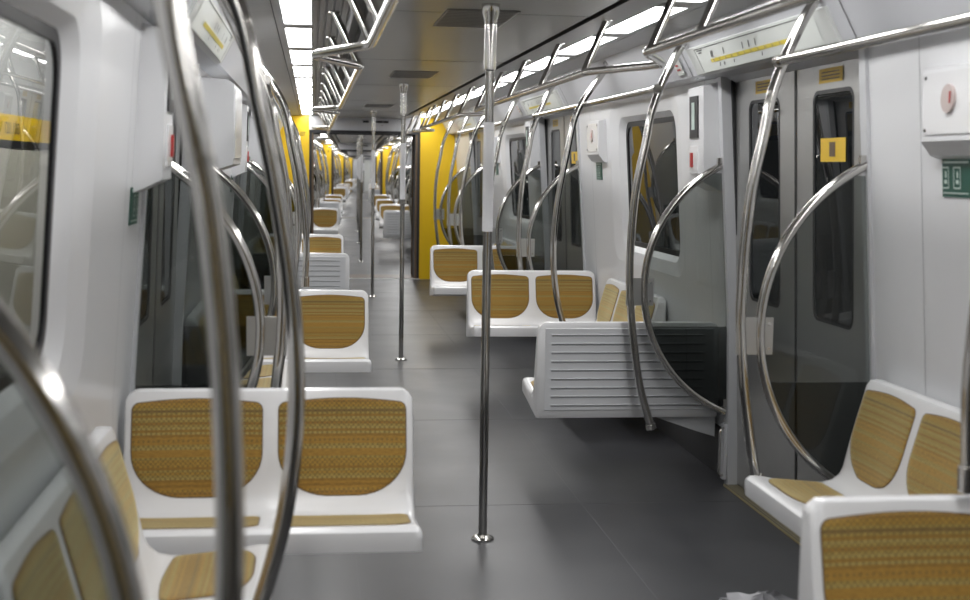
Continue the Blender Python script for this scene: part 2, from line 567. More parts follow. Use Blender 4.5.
# sliding doors: two leaves, each with a window
for dn, s in ((1, 1), (2, -1)):
    d = empty('door_%d' % dn)
    for e in (-1, 1):
        off = lambda z: wall_u(z) + 0.045 if z > 0 else 1.34
        def Q(y, z, t=0.0): return (s * (1.335 - 0.040 * z + t), y, z)
        la, lb = sorted((e * 0.006, e * (HW - 0.01)))
        ya, yb = sorted((e * 0.19, e * 0.60))
        m1 = MB()
        R0 = rect_match(la, lb, 0.015, 1.925, SEG); R1 = rrect(ya, yb, 0.92, 1.82, 0.05, SEG)
        m1.ring([Q(*p) for p in R0], [Q(*p) for p in R1])
        m1.ring([Q(*p) for p in R0], [Q(p[0], p[1], 0.03) for p in R0])
        m1.ring([Q(*p) for p in R1], [Q(p[0], p[1], 0.012) for p in R1])
        leaf = m1.build('door_leaf', M['brushed'], d)
        m2 = MB(); R2 = rrect(ya + 0.014, yb - 0.014, 0.934, 1.806, 0.04, SEG)
        m2.ring([Q(p[0], p[1], -0.001) for p in R1], [Q(p[0], p[1], -0.001) for p in R2])
        m2.build('gasket', M['rubber'], leaf)
        m3 = MB(); m3.add([Q(p[0], p[1], 0.004) for p in R2], [tuple(range(len(R2)))])
        m3.build('glass_pane', M['doorglass'], leaf)
        m4 = MB()
        m4.add([Q(y, z, -0.003) for y, z in ((e * 0.26, 1.845), (e * 0.50, 1.845), (e * 0.50, 1.90), (e * 0.26, 1.90))], [(0, 1, 2, 3)])
        m4.cur = 1
        for i in range(3):
            m4.add([Q(y, z, -0.004) for y, z in ((e * 0.29, 1.857 + i * .013), (e * 0.47, 1.857 + i * .013), (e * 0.47, 1.861 + i * .013), (e * 0.29, 1.861 + i * .013))], [(0, 1, 2, 3)])
        if e == -1:  # reflection of a yellow sign, painted flat on the near leaf's pane
            for mi, zz_, (p0, p1) in ((0, (1.545, 1.635), (0.27, 0.52)), (1, (1.565, 1.62), (0.36, 0.42))):
                m4.cur = mi; dd_ = -0.0035 if mi == 0 else -0.0045
                m4.add([Q(y, z, 0.004 + dd_) for y, z in ((-p0, zz_[0]), (-p1, zz_[0]), (-p1, zz_[1]), (-p0, zz_[1]))], [(0, 1, 2, 3)])
        st = m4.build('sticker', [M['sticker_reflectionY'], M['brown']], leaf)
    # rubber nose where the leaves meet
    m5 = MB(); m5.add([Q(y, z, -0.004) for y, z in ((-0.008, 0.015), (0.008, 0.015), (0.008, 1.925), (-0.008, 1.925))], [(0, 1, 2, 3)])
    m5.build('rubber_edge', M['rubber'], d)
    m6 = MB(); m6.prism([(s * 1.20, 1.95), (s * 1.265, 1.95), (s * 1.265, 1.915), (s * 1.25, 1.915)], -HW, HW)
    m6.build('door_rail', M['alu'], d)
    # the dark outer side of the doorway
    p = proto(d)
    for dd in DOORS:
        spawn(p, (0, dd), kind='structure')

# outer skin of the car body, so that the windows look out of a closed shell
for s, nm in ((1, 'trim_20'), (-1, 'trim_21')):
    mb = MB()
    mb.strip([(s * 1.46, -0.05), (s * 1.46, 0.9)], 0, CAR_LEN)
    mb.strip([(s * 1.42, 1.92), (s * 1.35, 2.25)], 0, CAR_LEN)
    mb.strip([(s * 1.32, -0.02), (s * 1.46, -0.02)], 0, CAR_LEN)
    spawn(proto(mb.build(nm, M['dark'])), (0, 0), kind='structure')

# end walls with the yellow panels and the gangway
def end_wall(y, sgn, nm, with_vent=True):
    mb = MB()
    for s in (-1, 1):
        mb.cur = 0
        prof = [(s * 0.735, 0), (s * wall_u(0), 0), (s * wall_u(0.8), 0.8), (s * wall_u(1.5), 1.5), (s * 1.19, 1.945), (s * 1.11, 1.95), (s * 1.0, 2.15), (s * 0.735, 2.165)]
        mb.prism(prof, y, y + sgn * 0.05)
        mb.cur = 1
        mb.box(*sorted((s * 0.70, s * 0.735)), *sorted((y - sgn * 0.02, y + sgn * 0.06)), 0, 1.97)
        mb.cur = 3
        mb.box(*sorted((s * 0.675, s * 0.70)), *sorted((y - sgn * 0.005, y + sgn * 0.06)), 0, 1.935)
    mb.cur = 2
    mb.box(-0.735, 0.735, *sorted((y, y + sgn * 0.05)), 1.97, 2.2)
    mb.cur = 1
    mb.box(-0.735, 0.735, *sorted((y - sgn * 0.02, y + sgn * 0.06)), 1.93, 1.97)
    if with_vent:
        for x0, x1 in ((-0.03, 0.05), (0.09, 0.16), (0.165, 0.235), (0.24, 0.31)):
            mb.box(x0, x1, *sorted((y - sgn * 0.004, y)), 2.075, 2.105)
        mb.cur = 3
        for x in (-0.48, -0.46, 0.22):
            mb.box(x, x + 0.012, *sorted((y - sgn * 0.004, y)), 2.04, 2.05)
    mb.cur = 1
    if sgn > 0:
        for i in range(3):      # small printed lines at the top of the left yellow panel
            mb.box(-0.86, -0.78 - 0.01 * i, y - 0.002, y, 1.93 - i * 0.02, 1.937 - i * 0.02)
    p = proto(mb.build(nm, [M['yellow'], M['rubber'], M['header_grey'], M['brown']]))
    spawn(p, (0, 0), kind='structure')
end_wall(CAR_LEN - 0.05, 1, 'wall_front')
end_wall(0.05, -1, 'wall_back', False)

# gangway tunnel between cars
g0, g1 = CAR_LEN, CAR_LEN + GAP
mb = MB()
for s in (-1, 1):
    n = 13
    pr = []
    for i in range(n):
        yy = g0 + (g1 - g0) * i / (n - 1)
        pr.append((s * (0.69 + (0.03 if i % 2 else 0.0)), yy))
    mb.add([(x, y, z) for z in (0, 2.0) for x, y in pr], [(i, i + 1, n + i + 1, n + i) for i in range(n - 1)])
mb.add([(-.76, g0, 1.97), (.76, g0, 1.97), (.76, g1, 1.97), (-.76, g1, 1.97)], [(0, 1, 2, 3)])
mb.cur = 1
mb.box(-0.74, 0.74, g0 - 0.02, g1 + 0.02, -0.03, 0.004)
mb.cur = 2
mb.box(-0.74, 0.74, g0 - 0.075, g0 - 0.02, 0.0, 0.008)
mb.cur = 3
mb.box(-0.70, 0.70, g0 + 0.0, g1 - 0.04, 0.004, 0.01)
spawn(proto(mb.build('wall_gangway', [M['bellows'], M['floor'], M['silver'], M['brown']])), (0, 0), kind='structure')

# closed cab wall at the far end of the last carriage
mb = MB(); mb.box(-0.74, 0.74, CAR_LEN + 0.02, CAR_LEN + 0.06, 0, 2.1)
mb.cur = 1
mb.box(-0.36, 0.36, CAR_LEN + 0.005, CAR_LEN + 0.02, 0.02, 1.85)
spawn(proto(mb.build('wall_end', [M['coving'], M['header']])), (0, 0), kind='structure', cars=(3,))
# ================================================================ ceiling lights
mb = MB()
mb.cur = 1
mb.box(-0.062, 0.062, -0.54, 0.54, 0.001, 0.02)
mb.cur = 0
mb.add([(-.062, -.54, 0.0), (.062, -.54, 0), (.062, .54, 0), (-.062, .54, 0)], [(0, 3, 2, 1)])
p = proto(mb.build('ceiling_light', [M['lightoff'], M['ceil2']]))
for s, sd in ((-1, 'left'), (1, 'right')):
    for k in range(1, 16):  # last panel of each row is added to brighten the yellow end wall
        for c in range(4):
            X, Y, A = CARS[c]
            yy = 0.64 + 1.28 * k
            lab = 'lit white light panel, %s along the %s ceiling row %s' % (ORD[k - (3 if c == 0 and k > 2 else 1)], sd, CARNAME[c])
            spawn(p, (s * 0.76, yy, 2.172), 0, lab, 'ceiling light panels', 'ceiling light', cars=(c,), kind=None if c or yy + Y > 1.0 else 'structure')

# ceiling grilles and hatches
mb = MB(); mb.box(-0.15, 0.15, -0.34, 0.34, -0.003, 0.0)
mb.cur = 1
for i in range(12):
    mb.box(-0.14, 0.14, -0.32 + i * 0.056, -0.30 + i * 0.056, -0.005, -0.003)
p = proto(mb.build('ceiling_vent', [M['vent'], M['vent']]))
for i, yy in enumerate((8.2, 11.8, 16.8)):
    spawn(p, (0.0, yy, 2.14), 0, 'flat grey vent grille set in the glossy ceiling, %s along {c}' % ORD[i], 'ceiling vent grilles', 'vent')

# ================================================================ poles
def make_pole():
    r = empty('grab_pole')
    m = MB(); m.tube([(0, 0, 0.012), (0, 0, 1.90)], 0.0175, 20, False); m.build('shaft', M['steel'], r, True)
    m = MB(); m.tube([(0, 0, 1.88), (0, 0, 1.885), (0, 0, 2.06), (0, 0, 2.065)], [0.0175, 0.024, 0.024, 0.020], 20); m.build('joint_sleeve', M['steel'], r, True)
    m = MB(); m.tube([(0, 0, 2.055), (0, 0, 2.065), (0, 0, 2.105), (0, 0, 2.125), (0, 0, 2.139)], [0.0205, 0.0215, 0.033, 0.036, 0.036], 20); m.build('ceiling_flange', M['steel'], r, True)
    m = MB(); m.tube([(0, 0, 0.001), (0, 0, 0.006), (0, 0, 0.012), (0, 0, 0.02)], [0.046, 0.046, 0.040, 0.020], 20); m.build('floor_flange', M['steel'], r, True)
    m = MB(); m.tube([(0, 0, 1.25), (0, 0, 1.251), (0, 0, 1.679), (0, 0, 1.68)], [0.018, 0.0215, 0.0215, 0.018], 20); w = m.build('paper_wrap', M['sleeve'], r, True); w['label'] = 'white wrap around the pole'
    return r
p = proto(make_pole())
for k, d in enumerate(DOORS):
    yy = d - 0.03
    spawn(p, (0, yy), 0, 'vertical steel pole with white wrap, %s along the aisle {c}' % ORD[max(k - 1, 0)], 'aisle poles', 'pole', cars=(0,))
    spawn(p, (0, yy), 0, 'vertical steel pole with white wrap, %s along the aisle {c}' % ORD[k], 'aisle poles', 'pole', cars=(1, 2, 3))

# ================================================================ bowed handrails
BOW = [(1.035, 2.125), (0.99, 2.05), (0.955, 1.98), (0.915, 1.89), (0.873, 1.765), (0.85, 1.63), (0.815, 1.45), (0.796, 1.25),
       (0.79, 1.05), (0.796, 0.90), (0.815, 0.72), (0.852, 0.49), (0.915, 0.28)]
BOWM = [(1.035, 2.125), (0.985, 2.05), (0.935, 1.98), (0.875, 1.89), (0.832, 1.79), (0.80, 1.63), (0.765, 1.45), (0.735, 1.25),
        (0.722, 1.05), (0.728, 0.90), (0.748, 0.75), (0.784, 0.61)]
def make_bow(kind):
    r = empty('bowed_handrail')
    pts = list(BOW)
    if kind == 'bench': pts = BOWM[:-2] + [(0.730, 0.815)]
    if kind == 'seat': pts = BOWM + [(0.83, 0.475)]
    if kind == 'near': pts = pts[:-1] + [(0.868, 0.42)]
    path = spline([(u, 0, z) for u, z in pts], 5)
    m = MB(); m.tube(path, 0.0185, 14); m.build('tube', M['steel'], r, True)
    t = path[0]; t2 = path[1]; dd = (t - t2).normalized()
    m = MB(); m.tube([t - dd * 0.03, t - dd * 0.028, t + dd * 0.008, t + dd * 0.010], [0.019, 0.032, 0.032, 0.02], 14); m.build('ceiling_mount', M['brushed'], r, True)
    e = path[-1]; e2 = path[-2]; dd = (e - e2).normalized()
    m = MB()
    if kind == 'bench': m.tube([e - dd * 0.0, e - dd * 0.055, e - dd * 0.057], [0.024, 0.024, 0.019], 14)
    else: m.tube([e + dd * 0.004, e - dd * 0.02, e - dd * 0.022], [0.024, 0.024, 0.019], 14)
    m.build('foot_sleeve', M['steel'], r, True)
    return r
BOWP = {k: proto(make_bow(k)) for k in ('full', 'near', 'seat', 'bench')}

# draught screens: D-shaped hoop, tinted glass, bracket plate to the bowed rail
def make_screen():
    r = empty('draught_screen')
    cu, cz, R = 1.50, 0.955, 0.64
    a0 = math.acos((cu - 1.228) / R); a1 = math.acos((cu - 1.272) / R)
    n = 40
    arc = []
    for i in range(n + 1):
        a = a0 + (-a1 - a0) * i / n
        arc.append((cu - R * math.cos(a), cz + R * math.sin(a)))
    m = MB(); m.tube([(u, 0, z) for u, z in arc], 0.0175, 14); m.build('hoop', M['steel'], r, True)
    def panel(z0, z1, nm, mat):
        pts = []
        for i in range(25):
            z = z0 + (z1 - z0) * i / 24
            q = R - 0.014
            w = q * q - (z - cz) ** 2
            if w <= 0: continue
            u = cu - math.sqrt(w)
            if u < wall_u(z) - 0.014: pts.append((u, z))
        poly = pts + [(wall_u(z) - 0.014, z) for u, z in pts[::-1]]
        mm = MB(); mm.prism(poly, -0.004, 0.004)
        return mm.build(nm, mat, r)
    panel(0.77, 1.56, 'glass_panel', M['tint'])
    lo = panel(0.33, 0.769, 'lower_glass_panel', M['tint2']); lo['label'] = 'darker lower part of the glass'
    m = MB(); m.box(0.775, 0.905, -0.006, 0.006, 0.868, 0.998)
    br = m.build('bracket_plate', M['brushed'], r)
    m = MB()
    for x in (0.89, 0.79):
        for z in (0.89, 0.976):
            m.tube([(x, -0.010, z), (x, -0.005, z)], 0.006, 8)
    m.build('bolt', M['steel'], br)
    for z in (1.545, 0.40):
        m = MB(); u = wall_u(z) - 0.012
        m.box(u - 0.02, u + 0.0, -0.012, 0.012, z - 0.02, z + 0.02)
        m.build('wall_clip', M['steel'], r)
    return r
SCR = proto(make_screen())

for s, sd in ((1, 'right'), (-1, 'left')):
    rz = 0 if s == 1 else PI
    for k, d in enumerate(DOORS):
        for e, en in ((-1, 'near'), (1, 'far')):
            ys = d + e * (HW + 0.015)
            if k == 0:
                cl = (1, 2, 3)
                if e == 1:      # nearest posts, right beside the camera
                    spawn(SCR, (0, ys + 0.27), rz, 'steel hoop with tinted glass nearest the camera, %s side, {c}' % sd, 'draught screens', 'glass screen', cars=(0,))
                    spawn(BOWP['full'], (0, ys + 0.60), rz, 'bowed steel rail nearest the camera, %s side, {c}' % sd, 'bowed handrails', 'handrail', cars=(0,))
            else:
                cl = (1, 2, 3)
                spawn(SCR, (0, ys), rz, 'steel hoop with tinted glass, %s edge of %s %s door, {c}' % (en, ORD[k - 1], sd), 'draught screens', 'glass screen', cars=(0,))
                spawn(BOWP['full' if (e == 1 or s < 0) else 'near'], (0, ys + 0.004), rz, 'bowed steel rail, %s edge of %s %s door, {c}' % (en, ORD[k - 1], sd), 'bowed handrails', 'handrail', cars=(0,))
            spawn(SCR, (0, ys), rz, 'steel hoop with tinted glass, %s edge of %s %s door, {c}' % (en, ORD[k], sd), 'draught screens', 'glass screen', cars=cl)
            spawn(BOWP['full'], (0, ys + 0.004), rz, 'bowed steel rail, %s edge of %s %s door, {c}' % (en, ORD[k], sd), 'bowed handrails', 'handrail', cars=cl)
MIDS = {1: ((5.06, 'bench'), (10.18, 'seat'), (15.25, 'seat')), -1: ((5.18, 'seat'), (10.03, 'bench'), (15.2, 'seat'))}
for s, sd in ((1, 'right'), (-1, 'left')):
    for i, (yy, kd) in enumerate(MIDS[s]):
        what = 'rising from the bench top' if kd == 'bench' else 'beside the wall seats'
        spawn(BOWP[kd], (0, yy), 0 if s == 1 else PI, 'bowed steel rail %s, %s along %s side, {c}' % (what, ORD[i], sd), 'bowed handrails', 'handrail', cars=(0,))
    for i, yy in enumerate((5.2, 10.2, 15.25)):
        spawn(BOWP['seat'], (0, yy), 0 if s == 1 else PI, 'bowed steel rail between doors, %s along %s side, {c}' % (ORD[i], sd), 'bowed handrails', 'handrail', cars=(1, 2, 3))

# ================================================================ overhead rails
def fx(s, u): return s * u
# outer rails, one between each pair of bowed rails
for s, sd in ((1, 'right'), (-1, 'left')):
    for bi, (a, b) in enumerate(BAYS[1:4]):
        a2 = a + 0.02 + (0.60 if bi == 0 else 0); L_ = (b - 0.02) - a2
        for cars, aa, ll in (((0,), a2, L_), ((1, 2, 3), a + 0.02, b - a - 0.04)):
            r = empty('overhead_handrail')
            m = MB(); m.tube([(0, 0.0, 0), (0, ll, 0)], 0.0165, 14); m.build('tube', M['steel'], r, True)
            for q in (0.0, 1.0):
                m = MB(); m.tube([(0, q * ll - 0.02, 0), (0, q * ll + 0.02, 0)], 0.0215, 14); m.build('end_clamp', M['steel'], r, True)
            proto(r)
            spawn(r, (s * 0.895, aa, 1.88), 0, 'straight outer overhead steel rail, %s bay, %s side, {c}' % (ORD[bi], sd), 'outer overhead rails', 'handrail', cars=cars)

# inner rails
def strut(r, x0, y0, z0, x1, y1, z1):
    m = MB(); m.tube([(x0, y0, z0), (x1, y1, z1)], 0.0155, 12); st = m.build('strut', M['steel'], r, True)
    m = MB(); m.tube([(x1, y1, z1 - 0.008), (x1, y1, z1 + 0.0)], 0.027, 14); m.build('ceiling_mount', M['steel'], st, True)
ZR = 1.923
# on each side one continuous rail that swings outward in a V over every doorway
def make_inner(s, y_start):
    r = empty('overhead_handrail')
    pts = [(s * 0.49, y_start, ZR)]
    st = [y_start + 0.1]
    for d in DOORS:
        if d - 0.57 < y_start: continue
        pts += [(s * 0.49, d - 0.57, ZR), (s * 0.655, d - 0.155, ZR), (s * 0.69, d - 0.045, ZR), (s * 0.655, d + 0.065, ZR), (s * 0.49, d + 0.47, ZR)]
        st += [d - 0.64, d + 0.55, d + 1.70, d + 2.84, d + 3.86]
    pts += [(s * 0.49, CAR_LEN - 0.12, ZR)]
    m = MB(); m.tube(rounded_path(pts, 0.07), 0.0165, 14); m.build('tube', M['steel'], r, True)
    for yy in st:
        if yy < CAR_LEN - 0.1: strut(r, s * 0.49, yy, ZR, s * 0.60, yy + 0.05, 2.164)
    return r
for s, sd in ((1, 'right'), (-1, 'left')):
    r = proto(make_inner(s, 0.12))
    for c in range(4):
        X, Y, A = CARS[c]
        o = copy_tree(r); o.location = (X, Y, 0); o.rotation_euler = (0, 0, A)
        o['label'] = 'zigzag inner overhead steel rail on struts, %s of aisle, %s' % (sd, CARNAME[c])
        o['category'] = 'handrail'; o['group'] = 'inner overhead rails'

# ================================================================ seats
FRONT = [(0.015, 0.80), (0.0, 0.795), (-0.009, 0.775), (-0.025, 0.72), (-0.042, 0.66), (-0.058, 0.60), (-0.072, 0.54), (-0.083, 0.49),
         (-0.095, 0.464), (-0.12, 0.446), (-0.155, 0.438), (-0.21, 0.440), (-0.28, 0.447), (-0.34, 0.455), (-0.39, 0.463), (-0.415, 0.463),
         (-0.43, 0.452), (-0.434, 0.43), (-0.432, 0.395)]
REAR = [(0.035, 0.335), (0.045, 0.36), (0.045, 0.78), (0.038, 0.797), (0.028, 0.80)]
sl = [0.0]
for (a, b), (c, d) in zip(FRONT, FRONT[1:]): sl.append(sl[-1] + math.hypot(c - a, d - b))
def front_at(t):
    for i in range(len(sl) - 1):
        if t <= sl[i + 1]:
            q = (t - sl[i]) / (sl[i + 1] - sl[i])
            a, b = FRONT[i], FRONT[i + 1]
            ny, nz = -(b[1] - a[1]), (b[0] - a[0])
            l = math.hypot(ny, nz)
            # normal pointing to the sitter: forward and up
            return (a[0] + (b[0] - a[0]) * q, a[1] + (b[1] - a[1]) * q, -abs(ny / l), abs(nz / l))
    return (*FRONT[-1], -1, 0)

def make_bench(nseat, wallside):
    r = empty('seat_bench')
    W_ = 0.4475 * nseat
    half = W_ / 2
    sw = W_ / nseat
    # shell
    m = MB()
    xs = []
    ins = [0.030, 0.014, 0.004, 0.0]
    xe = [-half, -half + 0.004, -half + 0.014, -half + 0.030]
    n_in = 10 * nseat
    inner = [-half + 0.045 + (W_ - 0.09) * i / n_in for i in range(n_in + 1)]
    xs = [(x, d) for x, d in zip(xe, (0.022, 0.009, 0.002, 0.0))] + [(x, 0.0) for x in inner] + [(-x, d) for x, d in list(zip(xe, (0.022, 0.009, 0.002, 0.0)))[::-1]]
    # refine the profile a little for a smooth crease
    prof = FRONT + REAR
    n = len(prof)
    cyy, czz = -0.12, 0.50
    vs = []
    for x, d in xs:
        e = half - abs(x)
        drop = 0.0
        if e < 0.05: drop = 0.05 - math.sqrt(max(0, 0.05 ** 2 - (0.05 - e) ** 2))
        fr = ((x + half) / sw) % 1.0
        dish = math.sin(PI * fr) if 0.06 < fr < 0.94 else math.sin(PI * fr)
        for j, (y, z) in enumerate(prof):
            yy, zz = y, z
            if 2 < j < 8: yy += 0.010 * dish
            elif 9 <= j < 14: zz -= 0.008 * dish
            if d:
                ln = math.hypot(yy - cyy, zz - czz)
                # inset the section at the ends for a soft edge
                if j < len(FRONT):
                    _, _, ny, nz = front_at(sl[j])
                    yy -= ny * d; zz -= nz * d
                else:
                    yy -= d * 0.6
            zz = min(zz, 0.80 - drop)
            vs.append((x, yy, zz))
    N_ = len(xs)
    fs = [(i * n + j, i * n + (j + 1) % n, (i + 1) * n + (j + 1) % n, (i + 1) * n + j) for i in range(N_ - 1) for j in range(n)]
    fs += [tuple(range(n)), tuple((N_ - 1) * n + j for j in range(n))[::-1]]
    m.add(vs, fs)
    m.build('shell', M['white'], r, True, 0.7)
    # cushions
    def cushion(xc, t0, t1, w, rt, rb, nm, dome, nrm_off=0.003):
        h = t1 - t0
        # outline in (x, t): rounded small at the top, deep round at the bottom
        out = []
        for k in range(7):
            a = PI - k * PI / 12
            out.append((-w / 2 + rt + rt * math.cos(a), t0 + 0.012 + rt - rt * math.sin(a)))
        for k in range(1, 8):
            q = k / 8
            out.append((-w / 2 + rt + (w - 2 * rt) * q, t0 + 0.012 - 0.012 * math.sin(PI * q)))
        for k in range(7):
            a = PI / 2 - k * PI / 12
            out.append((w / 2 - rt + rt * math.cos(a), t0 + 0.012 + rt - rt * math.sin(a)))
        for k in range(10):
            a = k * PI / 18
            out.append((w / 2 - rb[0] + rb[0] * math.cos(a), t1 - rb[1] + rb[1] * math.sin(a)))
        for k in range(10):
            a = PI / 2 + k * PI / 18
            out.append((-w / 2 + rb[0] + rb[0] * math.cos(a), t1 - rb[1] + rb[1] * math.sin(a)))
        cxx, ct = 0.0, (t0 + t1) / 2
        rings = [(1.0, -0.008), (1.0, nrm_off * 0.3), (0.985, nrm_off), (0.93, nrm_off + dome * 0.3), (0.8, nrm_off + dome * 0.6), (0.6, nrm_off + dome * 0.85), (0.35, nrm_off + dome), (0.15, nrm_off + dome)]
        mm = MB(); vv = []; uv = []
        no = len(out)
        def pt(x, t, off):
            y, z, ny, nz = front_at(t)
            fr = ((xc + x + half) / sw) % 1.0
            dish = math.sin(PI * fr)
            # blend the dish in as the shell does
            if sl[2] < t < sl[8]: y += 0.010 * dish * min(1, (t - sl[2]) / (sl[3] - sl[2]), (sl[8] - t) / (sl[8] - sl[7]))
            if sl[8] < t < sl[14]: z -= 0.008 * dish * min(1, (t - sl[8]) / (sl[9] - sl[8]), (sl[14] - t) / (sl[14] - sl[13]))
            return (xc + x, y + ny * off, z + nz * off)
        for q, off in rings:
            for x, t in out:
                X_ = cxx + (x - cxx) * q; T_ = ct + (t - ct) * q
                vv.append(pt(X_, T_, off)); uv.append((X_ + xc, T_))
        fs = [(i * no + k, i * no + (k + 1) % no, (i + 1) * no + (k + 1) % no, (i + 1) * no + k) for i in range(len(rings) - 1) for k in range(no)]
        vv.append(pt(0, ct, rings[-1][1])); uv.append((xc, ct))
        c_ = len(vv) - 1; b_ = (len(rings) - 1) * no
        fs += [(b_ + k, b_ + (k + 1) % no, c_) for k in range(no)]
        mm.add(vv, fs, uv)
        o = mm.build(nm, M['fabric'], r, True, 1.2)
        # dark line around the edge
        e = MB()
        e.tube([pt(x * 1.003, ct + (t - ct) * 1.003, nrm_off * 0.2) for x, t in out + out[:1]], 0.0016, 6, False)
        e.build('piping', M['brown'], o)
    for i in range(nseat):
        xc = -half + sw * (i + 0.5)
        cushion(xc, 0.040, 0.345, sw - 0.050, 0.025, (0.15, 0.14), 'back_cushion', 0.004)
        cushion(xc, sl[10] - 0.005, sl[14] - 0.004, sw - 0.055, 0.03, (0.15, 0.075), 'seat_cushion', 0.004)
    # louvred rear panel with horizontal slats
    m = MB()
    h0, h1, w0 = 0.372, 0.772, half - 0.035
    m.prism([(0.044, h0), (0.050, h0 + 0.004), (0.050, h1 - 0.004), (0.044, h1)], -w0, w0, 'x')
    m.cur = 1
    for i in range(9):
        z = h0 + 0.03 + i * (h1 - h0 - 0.06) / 8
        m.prism([(0.050, z - 0.006), (0.0545, z - 0.001), (0.050, z + 0.001)], -w0 + 0.045, w0 - 0.03, 'x')
        m.cur = 2
        m.box(-w0 + 0.045, w0 - 0.03, 0.0500, 0.0508, z - 0.010, z - 0.006)
        m.cur = 1
    m.build('louvred_back_panel', [M['louvre'], M['louvre'], M['groove']], r)
    # bracket shroud towards the wall
    m = MB()
    if wallside:
        a = wallside
        prof = [(a * half, 0.40), (a * half, 0.23), (a * (half - 0.10), 0.26), (a * (half - 0.36), 0.35), (a * (half - 0.36), 0.40)]
        m.prism(prof, -0.30, 0.0)
    else:
        m.prism([(0.03, 0.42), (0.035, 0.18), (0.0, 0.20), (-0.22, 0.38), (-0.22, 0.42)], -half + 0.12, half - 0.12, 'x')
    m.build('bracket_shroud', M['louvre'], r)
    return r
B2R = proto(make_bench(2, 1)); B2L = proto(make_bench(2, -1)); B3 = proto(make_bench(3, 0)); B2W = proto(make_bench(2, 0))
G1, G2, G3 = 'two-seat benches facing the camera', 'two-seat benches facing away', 'wall seats facing the aisle'
def bench_face(s, y, lab, cars): spawn(B2R if s > 0 else B2L, (s * 0.8175, y), 0, lab, G1, 'seat', cars=cars)
def bench_away(s, y, lab, cars): spawn(B2L if s > 0 else B2R, (s * 0.827, y, -0.025), PI, lab, G2, 'seat', cars=cars)
def bench_wall(s, y, n, lab, cars): spawn(B3 if n == 3 else B2W, (s * 1.222, y), -PI / 2 if s > 0 else PI / 2, lab, G3, 'seat', cars=cars)
Y0 = -CARS[0][1]
bench_face(-1, Y0 + 4.235, 'white two-seat bench with woven brown cushions at front left, facing the camera', (0,))
bench_face(-1, Y0 + 7.66, 'white bench with brown cushions behind the front left bench', (0,))
bench_away(-1, Y0 + 11.36, 'bench on the left turned away, showing its grey louvred back', (0,))
bench_face(-1, Y0 + 13.95, 'white bench with brown cushions just behind the left louvred back {c}', (0,))
bench_face(1, Y0 + 2.74, 'white bench at bottom right corner with steel rail rising from its top', (0,))
bench_away(1, Y0 + 6.345, 'bench on the right turned away, showing its wide grey louvred back', (0,))
bench_face(1, Y0 + 9.2, 'white two-seat bench with brown cushions behind the right louvred back', (0,))
bench_face(1, Y0 + 12.15, 'white bench before the yellow end panel on the right, facing the camera', (0,))
bench_wall(-1, Y0 + 3.02, 3, 'row of three wall seats at front left, below the near window', (0,))
bench_wall(-1, Y0 + 6.72, 2, 'pair of wall seats behind the front left bench, half hidden by steel rails', (0,))
bench_wall(-1, Y0 + 8.62, 3, 'row of wall seats on the left behind the second bench {c}', (0,))
bench_wall(-1, Y0 + 12.75, 3, 'row of wall seats on the left between louvred back and far bench {c}', (0,))
bench_wall(1, Y0 + 3.76, 3, 'row of three wall seats at right, beside the nearest right door', (0,))
bench_wall(1, Y0 + 7.95, 3, 'row of wall seats on the right under the window, behind the louvred back', (0,))
bench_wall(1, Y0 + 13.3, 3, 'row of wall seats on the right beside the last door {c}', (0,))
for i, y in enumerate((3.95, 14.6)): bench_face(-1, y, 'white two-seat bench facing the camera, %s on the left side {c}' % ORD[i], (1, 2, 3))
bench_away(-1, 9.0, 'bench turned away with louvred back on the left side {c}', (1, 2, 3))
bench_face(-1, 10.6, 'white bench facing the camera behind the left louvred back {c}', (1, 2, 3))
bench_away(1, 3.95, 'bench turned away with louvred back on the right side {c}', (1, 2, 3))
for i, y in enumerate((6.75, 10.6, 15.3)): bench_face(1, y, 'white two-seat bench facing the camera, %s on the right side {c}' % ORD[i], (1, 2, 3))
for s, sd in ((1, 'right'), (-1, 'left')):
    for i, y in enumerate((5.55, 12.0)) if s > 0 else enumerate((5.0, 12.0)):
        bench_wall(s, y, 3, 'row of three wall seats, %s along the %s wall {c}' % (ORD[i], sd), (1, 2, 3))

